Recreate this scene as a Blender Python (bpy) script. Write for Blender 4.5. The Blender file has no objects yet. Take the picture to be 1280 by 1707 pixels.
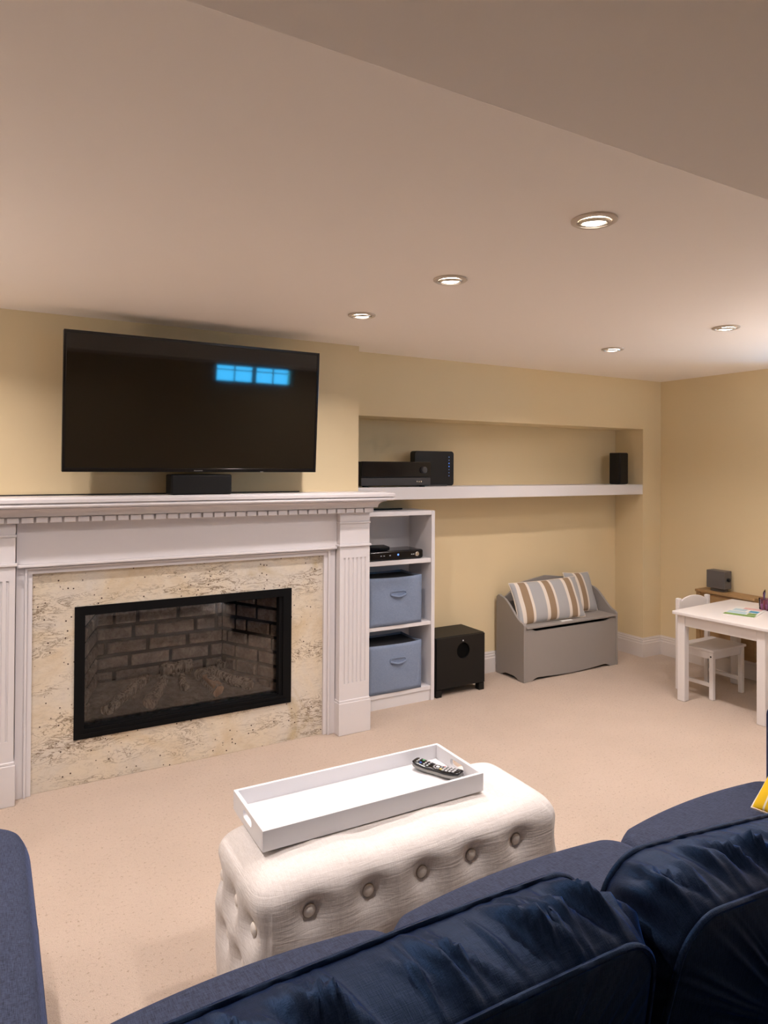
import bpy, math, random
import numpy as np
from mathutils import Vector, Matrix, Euler
R_ = math.radians
PI = math.pi
S = bpy.context.scene
C = S.collection

# ------------------------------------------------------------------ camera
F_PX, CY_PX = 1133.16, 768.98
yaw, pitch, roll = R_(29.8939), R_(0.55454), R_(0.29709)
fwd = Vector((math.sin(yaw)*math.cos(pitch), math.cos(yaw)*math.cos(pitch), math.sin(pitch)))
rgt = Vector((math.cos(yaw), -math.sin(yaw), 0)); up = rgt.cross(fwd)
r2 = math.cos(roll)*rgt + math.sin(roll)*up; u2 = -math.sin(roll)*rgt + math.cos(roll)*up
cam_d = bpy.data.cameras.new('camera'); cam = bpy.data.objects.new('camera', cam_d); C.objects.link(cam)
cam_d.sensor_fit = 'HORIZONTAL'; cam_d.sensor_width = 36; cam_d.lens = F_PX/1280*36
cam_d.shift_y = -(853.5-CY_PX)/1280
cam_d.clip_start = 0.02
cam.matrix_world = Matrix(((r2.x, u2.x, -fwd.x, 0), (r2.y, u2.y, -fwd.y, 0), (r2.z, u2.z, -fwd.z, 1.4), (0, 0, 0, 1)))
S.camera = cam

# ------------------------------------------------------------------ world, exposure, daylight
w = bpy.data.worlds.new('daylight'); S.world = w; w.use_nodes = True
w.node_tree.nodes['Background'].inputs[0].default_value = (0.05, 0.45, .86, 1)
w.node_tree.nodes['Background'].inputs[1].default_value = 26.0
S.view_settings.view_transform = 'Standard'; S.view_settings.look = 'None'
S.view_settings.exposure = 0.0; S.view_settings.gamma = 1; S.view_settings.use_curve_mapping = False
LAMP_W = 7.6
ADDED_UPLIGHT_W = 9.8
LAMP_COL = (1.0, 0.89, 0.86)
CEIL = 2.065; SOFF = 1.93; YS = 0.782
XL, XR, YB = -2.6, 4.41, -2.4
YBR = 3.29           # face of the chimney breast
YN, YNB = 3.44, 3.70 # niche front and back planes
XB0, XB1, XN = -0.07, 1.73, 4.21
WIN1 = (2.44, 3.48, 1.72, 1.955)   # back wall x0,x1,z0,z1
WIN2 = (1.45, 2.35, 1.72, 1.99)    # right wall y0,y1,z0,z1
def portal(name, loc, rot, sx, sy):
    l = bpy.data.lights.new(name, 'AREA'); l.shape = 'RECTANGLE'; l.size = sx; l.size_y = sy
    l.cycles.is_portal = True
    o = bpy.data.objects.new(name, l); o.location = loc; o.rotation_euler = rot; C.objects.link(o)
portal('sky_portal', ((WIN1[0]+WIN1[1])/2, YB-0.12, (WIN1[2]+WIN1[3])/2), (R_(-90), 0, R_(180)), WIN1[1]-WIN1[0], WIN1[3]-WIN1[2])
portal('sky_portal', (XR+0.14, (WIN2[0]+WIN2[1])/2, (WIN2[2]+WIN2[3])/2), (R_(90), 0, R_(90)), WIN2[1]-WIN2[0], WIN2[3]-WIN2[2])

# ------------------------------------------------------------------ materials
MATS = {}
def mat(name, col=(.8,.8,.8), rough=.5, metal=0, spec=.5, emit=None, es=0, sheen=0, sheen_tint=None, sheen_rough=.3, coat=0):
    m = bpy.data.materials.new(name); m.use_nodes = True; MATS[name] = m
    b = m.node_tree.nodes['Principled BSDF']
    b.inputs['Base Color'].default_value = (*col, 1); b.inputs['Roughness'].default_value = rough
    b.inputs['Metallic'].default_value = metal; b.inputs['Specular IOR Level'].default_value = spec
    if emit: b.inputs['Emission Color'].default_value = (*emit, 1); b.inputs['Emission Strength'].default_value = es
    if sheen:
        b.inputs['Sheen Weight'].default_value = sheen; b.inputs['Sheen Roughness'].default_value = sheen_rough
        if sheen_tint: b.inputs['Sheen Tint'].default_value = (*sheen_tint, 1)
    if coat: b.inputs['Coat Weight'].default_value = coat
    return m
class NT:
    def __init__(s, m): s.t = m.node_tree; s.b = s.t.nodes['Principled BSDF']; s.co = s.t.nodes.new('ShaderNodeTexCoord')
    def n(s, typ, **kw):
        x = s.t.nodes.new(typ)
        for k, v in kw.items():
            if k.startswith('_'): setattr(x, k[1:], v)
            else: x.inputs[k.replace('__', ' ')].default_value = v
        return x
    def l(s, a, b): s.t.links.new(a, b)
    def mapping(s, scale=(1,1,1), src='Object', rot=(0,0,0)):
        m = s.n('ShaderNodeMapping'); m.inputs['Scale'].default_value = scale; m.inputs['Rotation'].default_value = rot
        s.l(s.co.outputs[src], m.inputs[0]); return m.outputs[0]
    def noise(s, vec, scale, detail=3, rough=.55, dist=0):
        x = s.n('ShaderNodeTexNoise', Scale=scale, Detail=detail, Roughness=rough, Distortion=dist); s.l(vec, x.inputs['Vector']); return x.outputs['Fac']
    def ramp(s, fac, stops, interp='LINEAR'):
        x = s.n('ShaderNodeValToRGB'); x.color_ramp.interpolation = interp
        e = x.color_ramp.elements
        while len(e) > 1: e.remove(e[-1])
        e[0].position = stops[0][0]; e[0].color = (*stops[0][1], 1)
        for p, c in stops[1:]:
            k = e.new(p); k.color = (*c, 1)
        s.l(fac, x.inputs[0]); return x.outputs[0]
    def mix(s, fac, a, b, mode='MIX'):
        x = s.n('ShaderNodeMix', _data_type='RGBA', _blend_type=mode)
        for sock, v in ((x.inputs[0], fac), (x.inputs[6], a), (x.inputs[7], b)):
            if hasattr(v, 'links'): s.l(v, sock)
            elif isinstance(v, tuple): sock.default_value = (*v, 1)
            else: sock.default_value = v
        return x.outputs[2]
    def bump(s, h, strength=.3, dist=.002, prev=None):
        x = s.n('ShaderNodeBump', Strength=strength, Distance=dist); s.l(h, x.inputs['Height'])
        if prev is not None: s.l(prev, x.inputs['Normal'])
        return x.outputs[0]
    def col(s, c): s.l(c, s.b.inputs['Base Color'])
    def nor(s, c): s.l(c, s.b.inputs['Normal'])

def painted(name, col, rough, bs=.12, scale=160):
    m = mat(name, col, rough, spec=.3); t = NT(m)
    v = t.mapping(); t.nor(t.bump(t.noise(v, scale, 3), bs, .001)); return m
painted('wall_paint', (.76, .63, .395), .8)
painted('ceiling_paint', (.93, .86, .78), .85)
painted('trim_paint', (.715, .69, .70), .38, .04)
painted('shelf_white', (.77, .755, .77), .45, .04)
painted('tray_white', (.79, .79, .81), .35, .03)
painted('kid_white', (.78, .745, .73), .4, .04)
painted('grey_paint', (.31, .285, .265), .5, .1, 90)
painted('black_plastic', (.005, .005, .006), .42, .02)
painted('black_vinyl', (.007, .0065, .006), .5, .15, 300)
mat('black_metal', (.004, .004, .0045), .6, spec=.12)
mat('black_gloss', (.006, .006, .008), .12)
mat('dark_grey_plastic', (.035, .035, .04), .4)
mat('chrome', (.7, .7, .7), .25, metal=1)
mat('satin_nickel', (.62, .56, .48), .35, metal=.6)
mat('lamp_trim', (.62, .54, .45), .4, metal=.2)
mat('bulb_glow', (1, 1, 1), .5, emit=(1.0, .9, .82), es=22)
mat('blue_led', (.1, .2, .8), .4, emit=(.08, .25, 1), es=1.5)
mat('soft_led', (.1, .2, .5), .4, emit=(.2, .4, .9), es=.25)
mat('white_dot', (.8, .8, .8), .4)
mat('hole_black', (.002, .002, .002), .9, spec=.1)
mat('screen', (.010, .008, .006), .035, spec=.62)
mat('window_white', (.8, .8, .8), .4)
mat('bin_inside', (.02, .022, .03), .9)
mat('button_grey', (.45, .46, .48), .4); mat('key_blue', (.05, .15, .6), .4); mat('key_red', (.6, .05, .05), .4); mat('key_yellow', (.6, .5, .1), .4); mat('key_green', (.1, .4, .15), .4)
mat('remote_silver', (.25, .25, .24), .35, metal=.3)
mat('pencil_purple', (.15, .04, .14), .4); mat('pencil_red', (.5, .05, .06), .4); mat('pencil_wood', (.6, .42, .22), .6); mat('pencil_teal', (.04, .25, .3), .4)
mat('paper', (.8, .8, .78), .7); mat('print_blue', (.05, .3, .5), .5); mat('print_green', (.16, .3, .06), .5); mat('print_pink', (.7, .45, .45), .5); mat('print_pale', (.45, .62, .7), .5)
mat('card_board', (.33, .21, .10), .8)
mat('grey_box_paint', (.11, .10, .095), .5)

def carpet():
    m = mat('carpet', (.7,.55,.43), .95, spec=.1, sheen=.15); t = NT(m); v = t.mapping()
    n1 = t.noise(v, 3, 3); base = t.ramp(n1, [(.3, (.63, .505, .41)), (.7, (.69, .555, .455))])
    v2 = t.mapping((1, 1, 1)); n2 = t.noise(v2, 85, 4, .75)
    c = t.mix(t.ramp(n2, [(.33, (1,1,1)), (.42, (0,0,0))]), base, (.38, .27, .18))
    n3 = t.noise(v, 420, 2); c = t.mix(.22, c, t.ramp(n3, [(.3, (.35,.26,.2)), (.65, (.85,.7,.55))]), 'MIX')
    t.col(c); b = t.bump(n3, .9, .006); t.nor(t.bump(t.noise(v, 90, 3), .5, .006, b))
carpet()
def granite():
    m = mat('granite', (.8,.7,.6), .22, spec=.5); t = NT(m); v = t.mapping()
    big = t.noise(v, 3.2, 5, .6, .6)
    base = t.ramp(big, [(.30, (.62, .50, .33)), (.46, (.70, .62, .49)), (.62, (.66, .61, .53)), (.76, (.50, .40, .23))])
    vs = t.mapping((1, 1, 3.0), rot=(0, R_(12), 0))
    vein = t.noise(vs, 9, 6, .68, 1.4)
    vm = t.ramp(vein, [(.46, (0,0,0)), (.495, (1,1,1)), (.53, (0,0,0))])
    patch = t.ramp(t.noise(vs, 2.3, 3, .6, .5), [(.45, (0.12,.12,.12)), (.60, (1,1,1))])
    c = t.mix(t.mix(1.0, vm, patch, 'MULTIPLY'), base, (.17, .115, .065))
    fine = t.noise(vs, 55, 4, .7, .8); fm = t.ramp(fine, [(.565, (0,0,0)), (.67, (1,1,1))])
    c = t.mix(t.mix(1.0, fm, patch, 'MULTIPLY'), c, (.16, .10, .06))
    sp = t.n('ShaderNodeTexVoronoi', Scale=38.0, Randomness=1.0); t.l(v, sp.inputs['Vector'])
    sm = t.ramp(sp.outputs['Distance'], [(.0, (1,1,1)), (.10, (1,1,1)), (.16, (0,0,0))])
    gate = t.ramp(t.noise(v, 17, 2), [(.47, (0,0,0)), (.51, (1,1,1))])
    c = t.mix(t.mix(1.0, sm, gate, 'MULTIPLY'), c, (.05, .025, .02))
    t.col(c)
granite()
def fabric(name, c1, c2, rough, sheen=0, tint=None, scale=1.0, bs=.4, fold=0, spec=.2, srough=.3):
    m = mat(name, c1, rough, spec=spec, sheen=sheen, sheen_tint=tint, sheen_rough=srough); t = NT(m)
    va = t.mapping((900*scale, 60*scale, 60*scale)); vb = t.mapping((60*scale, 900*scale, 700*scale))
    na = t.noise(va, 1, 2); nb = t.noise(vb, 1, 2)
    mx = t.n('ShaderNodeMath', _operation='ADD'); t.l(na, mx.inputs[0]); t.l(nb, mx.inputs[1])
    hf = t.n('ShaderNodeMath', _operation='MULTIPLY'); hf.inputs[1].default_value = .5; t.l(mx.outputs[0], hf.inputs[0])
    t.col(t.ramp(hf.outputs[0], [(.38, c2), (.62, c1)]))
    b = t.bump(hf.outputs[0], bs, .0015)
    if fold: b = t.bump(t.noise(t.mapping((1,1,1)), 14, 3, .5, .5), fold, .012, b)
    t.nor(b); return m
fabric('sofa_fabric_lit', (.055, .068, .120), (.020, .025, .044), .85, .16, (.25, .40, .95), 1.0, .5, .12)  # lighter copy of the sofa fabric, the light on it put into the colour
fabric('sofa_fabric_blue_glint', (.013, .018, .040), (.005, .007, .014), .5, .4, (.03, .20, 1.0), 1.0, .45, .25, .5, .3)  # darker copy of the same fabric, blue window light put into the sheen
MATS['sofa_fabric_blue_glint'].node_tree.nodes['Principled BSDF'].inputs['Specular Tint'].default_value = (.12, .40, 1, 1)  # blue window highlights put into the specular tint
fabric('linen', (.78, .745, .72), (.66, .62, .59), .85, .15, (1, .95, .9), .8, .35, .0)
fabric('bin_fabric', (.25, .31, .43), (.19, .245, .36), .85, .1, (.6, .7, 1), 1.2, .25, .25)
fabric('button_fabric', (.88, .83, .77), (.78, .72, .66), .85, .1, None, 1.2, .3)
def linen_wrinkle():
    m = MATS['linen']; t = NT(m)
    old = m.node_tree.nodes['Principled BSDF'].inputs['Normal'].links[0].from_socket
    v = t.mapping((6, 6, 70)); n = t.noise(v, 1.0, 4, .6, .8)
    t.nor(t.bump(n, .35, .006, old))
linen_wrinkle()
def stripes():
    m = mat('stripe_fabric', (.7,.7,.7), .85, spec=.2); t = NT(m)
    sx = t.n('ShaderNodeSeparateXYZ'); t.l(t.co.outputs['Object'], sx.inputs[0])
    tan, cr, gy = (.33, .235, .15), (.78, .71, .63), (.42, .425, .435)
    # repeat every 0.19 m, stored so that u = x/0.19 wraps
    d = t.n('ShaderNodeMath', _operation='MULTIPLY_ADD'); d.inputs[1].default_value = 1/.195; d.inputs[2].default_value = 10.18; t.l(sx.outputs[0], d.inputs[0])
    f = t.n('ShaderNodeMath', _operation='FRACT'); t.l(d.outputs[0], f.inputs[0])
    c = t.ramp(f.outputs[0], [(0, tan), (.27, cr), (.37, gy), (.86, cr), (.95, cr)], 'CONSTANT')
    t.col(c); t.nor(t.bump(t.noise(t.mapping((500,500,500)), 1, 2), .3, .001))
stripes()
def leafy():
    m = mat('yellow_print', (.8,.5,.02), .85, spec=.2); t = NT(m)
    v = t.mapping((1,1,1)); wv = t.n('ShaderNodeTexWave', _wave_type='BANDS', Scale=7.0, Distortion=7.0, Detail=1.0); wv.inputs['Detail Scale'].default_value = .8
    t.l(v, wv.inputs['Vector'])
    t.col(t.ramp(wv.outputs['Color'], [(0, (.78,.50,.02)), (.74, (.78,.50,.02)), (.82, (.82,.76,.6)), (.93, (.82,.76,.6)), (.97, (.78,.5,.02))]))
leafy()
mat('rim_thread', (.50,.41,.32), .8)
painted('baseboard_paint', (.73, .675, .635), .45, .04)
def brickm():
    m = mat('brick', (.2,.15,.12), .95, spec=.1); t = NT(m); v = t.mapping()
    n = t.noise(v, 22, 5, .7, .5); e = t.noise(v, 70, 4, .7)
    c = t.ramp(n, [(.30, (.27, .22, .185)), (.5, (.48, .40, .345)), (.66, (.74, .68, .61))])
    t.col(t.mix(.35, c, t.ramp(e, [(.35, (.10,.075,.065)), (.7, (.6,.54,.48))]))); t.nor(t.bump(e, .8, .006))
    m = mat('mortar', (.045,.04,.037), .95, spec=.1); t = NT(m); t.nor(t.bump(t.noise(t.mapping(), 60, 4), .6, .005))
    m = mat('ember_bed', (.15,.12,.1), .95, spec=.1); t = NT(m); v = t.mapping()
    t.col(t.ramp(t.noise(v, 28, 5, .7), [(.35, (.22,.19,.165)), (.65, (.46,.41,.36))])); t.nor(t.bump(t.noise(v, 45, 5), 1, .01))
    m = mat('bark', (.3,.25,.2), .9, spec=.2); t = NT(m); v = t.mapping((30, 30, 9))
    n = t.noise(v, 1.3, 6, .7, 1.6)
    t.col(t.ramp(n, [(.36, (.09,.06,.045)), (.46, (.42,.33,.25)), (.56, (.90,.82,.72)), (.68, (.60,.50,.40))])); t.nor(t.bump(n, 1, .012))
    m = mat('split_wood', (.50,.33,.20), .8); t = NT(m); v = t.mapping((60, 60, 4))
    t.col(t.ramp(t.noise(v, 1, 4), [(.35, (.6,.36,.22)), (.65, (.85,.62,.42))]))
brickm()
def woodpanel():
    m = mat('tan_wood', (.3,.19,.09), .5); t = NT(m); v = t.mapping((4, 4, 40))
    t.col(t.ramp(t.noise(v, 1, 4, .6, .4), [(.3, (.30,.175,.07)), (.7, (.40,.25,.115))]))
woodpanel()
def glassm(name, tint=(1,1,1), ior=1.5, rough=0.0):
    m = bpy.data.materials.new(name); m.use_nodes = True; MATS[name] = m; nt = m.node_tree; nt.nodes.clear()
    o = nt.nodes.new('ShaderNodeOutputMaterial'); mx = nt.nodes.new('ShaderNodeMixShader'); tr = nt.nodes.new('ShaderNodeBsdfTransparent')
    gl = nt.nodes.new('ShaderNodeBsdfGlossy'); fr = nt.nodes.new('ShaderNodeFresnel'); fr.inputs[0].default_value = ior
    gl.inputs['Roughness'].default_value = rough; tr.inputs[0].default_value = (*tint, 1)
    nt.links.new(fr.outputs[0], mx.inputs[0]); nt.links.new(tr.outputs[0], mx.inputs[1]); nt.links.new(gl.outputs[0], mx.inputs[2]); nt.links.new(mx.outputs[0], o.inputs[0])
glassm('fire_glass', (.95,.93,.91), 1.52, .01)
glassm('pane_glass', (.97,.98,1)); glassm('cup_glass', (.80,.62,.80), 1.4, .05)

# ------------------------------------------------------------------ mesh helpers
W = {}
class MB:
    def __init__(s): s.v = []; s.f = []; s.mi = []; s.cur = 0
    def add(s, vs, fs):
        o = len(s.v); s.v += [tuple(p) for p in vs]; s.f += [tuple(i+o for i in f) for f in fs]; s.mi += [s.cur]*len(fs); return s
    def box(s, x0, x1, y0, y1, z0, z1, M=None):
        vs = [Vector((x, y, z)) for z in (z0, z1) for y in (y0, y1) for x in (x0, x1)]
        if M is not None: vs = [M @ p for p in vs]
        return s.add(vs, [(0,2,3,1),(4,5,7,6),(0,1,5,4),(2,6,7,3),(0,4,6,2),(1,3,7,5)])
    def grid(s, fn, nu, nv, cu=False, cv=False):
        vs = [fn(i/(nu if cu else nu-1), j/(nv if cv else nv-1)) for j in range(nv) for i in range(nu)]
        fs = []
        for j in range(nv if cv else nv-1):
            for i in range(nu if cu else nu-1):
                a, b = i, (i+1) % nu; c, d = j, (j+1) % nv
                fs.append((c*nu+a, c*nu+b, d*nu+b, d*nu+a))
        return s.add(vs, fs)
    def tube(s, pts, r, n=8, closed=False, caps=True):
        pts = [Vector(p) for p in pts]; L = len(pts); rr = r if hasattr(r, '__len__') else [r]*L
        ref = None; vs = []
        for i, p in enumerate(pts):
            a = pts[(i-1) % L] if (closed or i > 0) else p; b = pts[(i+1) % L] if (closed or i < L-1) else p
            t = (b-a).normalized()
            if ref is None: ref = t.orthogonal().normalized()
            u = (ref - t*ref.dot(t)).normalized(); ref = u; v = t.cross(u)
            vs += [p + rr[i]*(math.cos(2*PI*k/n)*u + math.sin(2*PI*k/n)*v) for k in range(n)]
        fs = []
        for i in range(L if closed else L-1):
            j = (i+1) % L
            for k in range(n): fs.append((i*n+k, i*n+(k+1) % n, j*n+(k+1) % n, j*n+k))
        if not closed and caps: fs += [tuple(range(n-1, -1, -1)), tuple(range((L-1)*n, L*n))]
        return s.add(vs, fs)
    def lathe(s, prof, cx=0, cy=0, cz=0, n=32, M=None, cap0=False, cap1=False):
        vs = []
        for r, z in prof:
            for k in range(n):
                p = Vector((r*math.cos(2*PI*k/n), r*math.sin(2*PI*k/n), z))
                vs.append((M @ p) if M is not None else p + Vector((cx, cy, cz)))
        fs = [(i*n+k, i*n+(k+1) % n, (i+1)*n+(k+1) % n, (i+1)*n+k) for i in range(len(prof)-1) for k in range(n)]
        if cap0: fs.append(tuple(range(n-1, -1, -1)))
        if cap1: fs.append(tuple(range((len(prof)-1)*n, len(prof)*n)))
        return s.add(vs, fs)
    def prism(s, poly, fn, a, b):
        """poly: 2D points; fn(p, t) -> 3D for t=a,b"""
        n = len(poly); vs = [fn(p, a) for p in poly] + [fn(p, b) for p in poly]
        fs = [(i, (i+1) % n, n+(i+1) % n, n+i) for i in range(n)] + [tuple(range(n-1, -1, -1)), tuple(range(n, 2*n))]
        return s.add(vs, fs)
    def ringplate(s, outer, inner, fn, a, b):
        n = len(outer); vs = [fn(p, t) for t in (a, b) for L in (outer, inner) for p in L]
        fs = []
        for i in range(n):
            j = (i+1) % n
            fs += [(i, n+i, n+j, j), (2*n+i, 2*n+j, 3*n+j, 3*n+i), (i, j, 2*n+j, 2*n+i), (n+i, 3*n+i, 3*n+j, n+j)]
        return s.add(vs, fs)
    def sweep(s, prof, path, closed_prof=True):
        """prof: (d, z) offsets; path: list of (x, y, nx, ny) with mitre normals"""
        n = len(prof); vs = [(x+nx*d, y+ny*d, z) for x, y, nx, ny in path for d, z in prof]; fs = []
        for i in range(len(path)-1):
            for k in range(n if closed_prof else n-1):
                fs.append((i*n+k, i*n+(k+1) % n, (i+1)*n+(k+1) % n, (i+1)*n+k))
        if closed_prof: fs += [tuple(range(n-1, -1, -1)), tuple(range((len(path)-1)*n, len(path)*n))]
        return s.add(vs, fs)
    def mesh(s, name, mats, parent=None, smooth=None, local=False):
        me = bpy.data.meshes.new(name)
        vs = s.v
        if parent is not None and not local:
            inv = W[parent.name].inverted(); vs = [inv @ Vector(p) for p in vs]
        me.from_pydata([tuple(p) for p in vs], [], s.f)
        for m in (mats if isinstance(mats, (list, tuple)) else [mats]): me.materials.append(MATS[m])
        me.polygons.foreach_set('material_index', s.mi)
        import bmesh
        b = bmesh.new(); b.from_mesh(me); bmesh.ops.recalc_face_normals(b, faces=b.faces); b.to_mesh(me); b.free()
        if smooth is not None:
            me.shade_smooth()
            if smooth < 179: me.set_sharp_from_angle(angle=R_(smooth))
        return me
    def build(s, name, mats, parent=None, smooth=None, bevel=0, seg=2, local=False, label=None):
        me = s.mesh(name, mats, parent, smooth, local)
        return link(name, me, parent, bevel=bevel, seg=seg, label=label)
def link(name, me, parent=None, loc=(0,0,0), rot=(0,0,0), bevel=0, seg=2, label=None):
    o = bpy.data.objects.new(name, me); C.objects.link(o); o.parent = parent; o.location = loc; o.rotation_euler = rot
    W[o.name] = (W[parent.name] if parent else Matrix()) @ (Matrix.Translation(loc) @ Euler(rot).to_matrix().to_4x4())
    if bevel:
        md = o.modifiers.new('bevel', 'BEVEL'); md.width = bevel; md.segments = seg; md.limit_method = 'ANGLE'; md.angle_limit = R_(40)
    if label: o['label'] = label
    return o
def thing(name, label, cat, loc=(0,0,0), rz=0, group=None, rot=None):
    o = bpy.data.objects.new(name, None); C.objects.link(o); o.location = loc
    o.rotation_euler = rot if rot else (0, 0, rz); o.empty_display_size = .1
    W[o.name] = Matrix.Translation(loc) @ Euler(o.rotation_euler).to_matrix().to_4x4()
    o['label'] = label; o['category'] = cat
    if group: o['group'] = group
    return o
def tag(o, label, cat, group=None):
    o['label'] = label; o['category'] = cat
    if group: o['group'] = group
    return o
def struct(o, kind='structure'): o['kind'] = kind; return o
def copy_tree(o, parent=None):
    c = o.copy(); C.objects.link(c); c.parent = parent
    for ch in list(o.children): copy_tree(ch, c)
    return c
XZ = lambda p, t: (p[0], t, p[1])
XY = lambda p, t: (p[0], p[1], t)
YZ = lambda p, t: (t, p[0], p[1])
def rect(x0, x1, z0, z1): return [(x0,z0),(x1,z0),(x1,z1),(x0,z1)]
def rrect(cx, cy, a, b, r, n=6):
    pts = []
    for q, (sx, sy) in enumerate(((1,1),(-1,1),(-1,-1),(1,-1))):
        for k in range(n+1):
            t = PI/2*q + PI/2*k/n
            pts.append((cx+sx*(a-r)+r*math.cos(t), cy+sy*(b-r)+r*math.sin(t)))
    return pts
rnd = random.Random(7)

# ------------------------------------------------------------------ structure
T = .2
struct(MB().box(XL-T, XR+.6, YB-.6, YNB+.3, -.1, 0).build('floor', 'carpet'))
struct(MB().box(XL-T, XR+.6, YB-.6, YNB+.3, CEIL, CEIL+.12).build('ceiling', 'ceiling_paint'))
struct(MB().box(XL, XR, -.9, YS, SOFF, CEIL+.02).build('ceiling_bulkhead', 'ceiling_paint', bevel=.004))
m = MB()
HX0, HX1, HZ0, HZ1 = .335, 1.315, .215, .765
m.box(XB0, HX0, YBR, 3.74, 0, CEIL); m.box(HX1, XB1, YBR, 3.74, 0, CEIL)
m.box(HX0, HX1, YBR, 3.74, 0, HZ0); m.box(HX0, HX1, YBR, 3.74, HZ1, CEIL); m.box(XB0, XB1, 3.74, YNB+.3, 0, CEIL)
m.box(XB1, XN, YNB, YNB+.3, 0, CEIL); m.box(XB1, XN, YN, YNB, 1.70, CEIL); m.box(XN, XR, YN, YNB+.3, 0, CEIL)
m.box(XL, XB0, YN, YNB+.3, 0, CEIL)
struct(m.build('wall_front', 'wall_paint'))
struct(MB().box(XL-T, XL, YB-T, YNB+.3, 0, CEIL).build('wall_left', 'wall_paint'))
def holed(name, x0, x1, h, fn, a, b):
    mm = MB()
    for r in ((x0, h[0], 0, CEIL), (h[1], x1, 0, CEIL), (h[0], h[1], 0, h[2]), (h[0], h[1], h[3], CEIL)):
        if r[3]-r[2] > 1e-6: mm.prism(rect(*r), fn, a, b)
    return struct(mm.build(name, 'wall_paint'))
holed('wall_back', XL-T, XR+T, WIN1, XZ, YB-T, YB)
holed('wall_right', YB, YNB+.3, WIN2, YZ, XR, XR+T)
def window(name, h, fn, a, glass_at, sgn):
    e = bpy.data.objects.new(name, None); C.objects.link(e); struct(e); W[e.name] = Matrix()
    x0, x1, z0, z1 = h; q = .022; mid = (x0+x1)/2
    for s0, s1 in ((x0, mid-.004), (mid+.004, x1)):
        MB().ringplate(rect(s0, s1, z0, z1), rect(s0+q, s1-q, z0+q, z1-q), fn, glass_at-.02, glass_at+.02).build('window_frame', 'window_white', e, bevel=.002)
        c = (s0+s1)/2; zb = z1-.072
        MB().prism(rect(c-.006, c+.006, z0+q, z1-q), fn, glass_at-.012, glass_at+.012).build('muntin', 'window_white', e)
        MB().prism(rect(s0+q, s1-q, zb-.006, zb+.006), fn, glass_at-.0115, glass_at+.0115).build('muntin', 'window_white', e)
        MB().prism(rect(s0+q, s1-q, z0+q, z1-q), fn, glass_at-.002, glass_at+.002).build('pane', 'pane_glass', e)
window('window_1', WIN1, XZ, 0, YB-.07, 1)
window('window_2', WIN2, YZ, 0, XR+.08, 1)
# baseboards: (distance from the wall, height)
BP = [(0, 0), (.013, 0), (.013, .098), (.010, .104), (.010, .116), (.0065, .124), (.008, .131), (.004, .137), (.004, .143), (0, .143)]
BP = [(d+.0005, z) for d, z in BP]
def bpath(pts):
    out = []
    for i, p in enumerate(pts):
        ns = []
        for a, b in ((i-1, i), (i, i+1)):
            if a >= 0 and b < len(pts):
                dx, dy = pts[b][0]-pts[a][0], pts[b][1]-pts[a][1]; L = math.hypot(dx, dy); ns.append((dy/L, -dx/L))
        if len(ns) == 1: nx, ny = ns[0]
        else:
            sx, sy = ns[0][0]+ns[1][0], ns[0][1]+ns[1][1]; k = 2/(sx*sx+sy*sy); nx, ny = sx*k, sy*k
        out.append((p[0], p[1], nx, ny))
    return out
struct(MB().sweep(BP, bpath([(XB1, YNB), (XN, YNB), (XN, YN), (XR-.0135, YN)])).build('baseboard_front', 'baseboard_paint'))
struct(MB().sweep(BP, bpath([(XR, YN-.0005), (XR, YB)])).build('baseboard_right', 'baseboard_paint'))
struct(MB().sweep(BP, bpath([(XR-.015, YB), (XL+.001, YB)])).build('baseboard_back', 'baseboard_paint'))

# ------------------------------------------------------------------ recessed ceiling lights
def downlight(x, y, z, label, group=None, k=1.0):
    t = thing('ceiling_light', label, 'ceiling light', (x, y, z), 0, group)
    MB().lathe([(.0605, -.0005), (.060, -.004), (.053, -.008), (.046, -.007), (.044, -.0005)], n=48).build('trim_ring', 'lamp_trim', t, smooth=50, local=True)
    M = Euler((R_(6), R_(-5), 0)).to_matrix().to_4x4()
    MB().lathe([(.041, -.002), (.040, -.0085), (.034, -.010), (.030, -.006)], n=40, M=M).build('gimbal_ring', 'satin_nickel', t, smooth=50, local=True)
    MB().lathe([(.0295, -.0005), (.0295, -.007), (.022, -.0095), (.010, -.0105), (.0015, -.011)], n=28, cap1=True).build('bulb', 'bulb_glow', t, smooth=80, local=True)
    l = bpy.data.lights.new('lamp_light', 'AREA'); l.shape = 'DISK'; l.size = .05; l.energy = LAMP_W*k; l.color = LAMP_COL; l.spread = R_(140)
    o = bpy.data.objects.new('lamp_light', l); C.objects.link(o); o.parent = t; o.location = (0, 0, -.014)
    return t
downlight(1.385, 1.29, CEIL, 'largest and nearest recessed round ceiling spotlight, below the edge of the dropped ceiling')
downlight(1.39, 1.955, CEIL, 'middle recessed spotlight of the three in the row towards the fireplace wall')
downlight(1.385, 2.61, CEIL, 'recessed spotlight closest to the television and chimney breast')
downlight(2.965, 1.955, CEIL, 'recessed spotlight on the right near the play table, bigger of the far pair')
downlight(2.97, 2.63, CEIL, 'small farthest recessed spotlight, near the right end of the niche wall')
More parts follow.
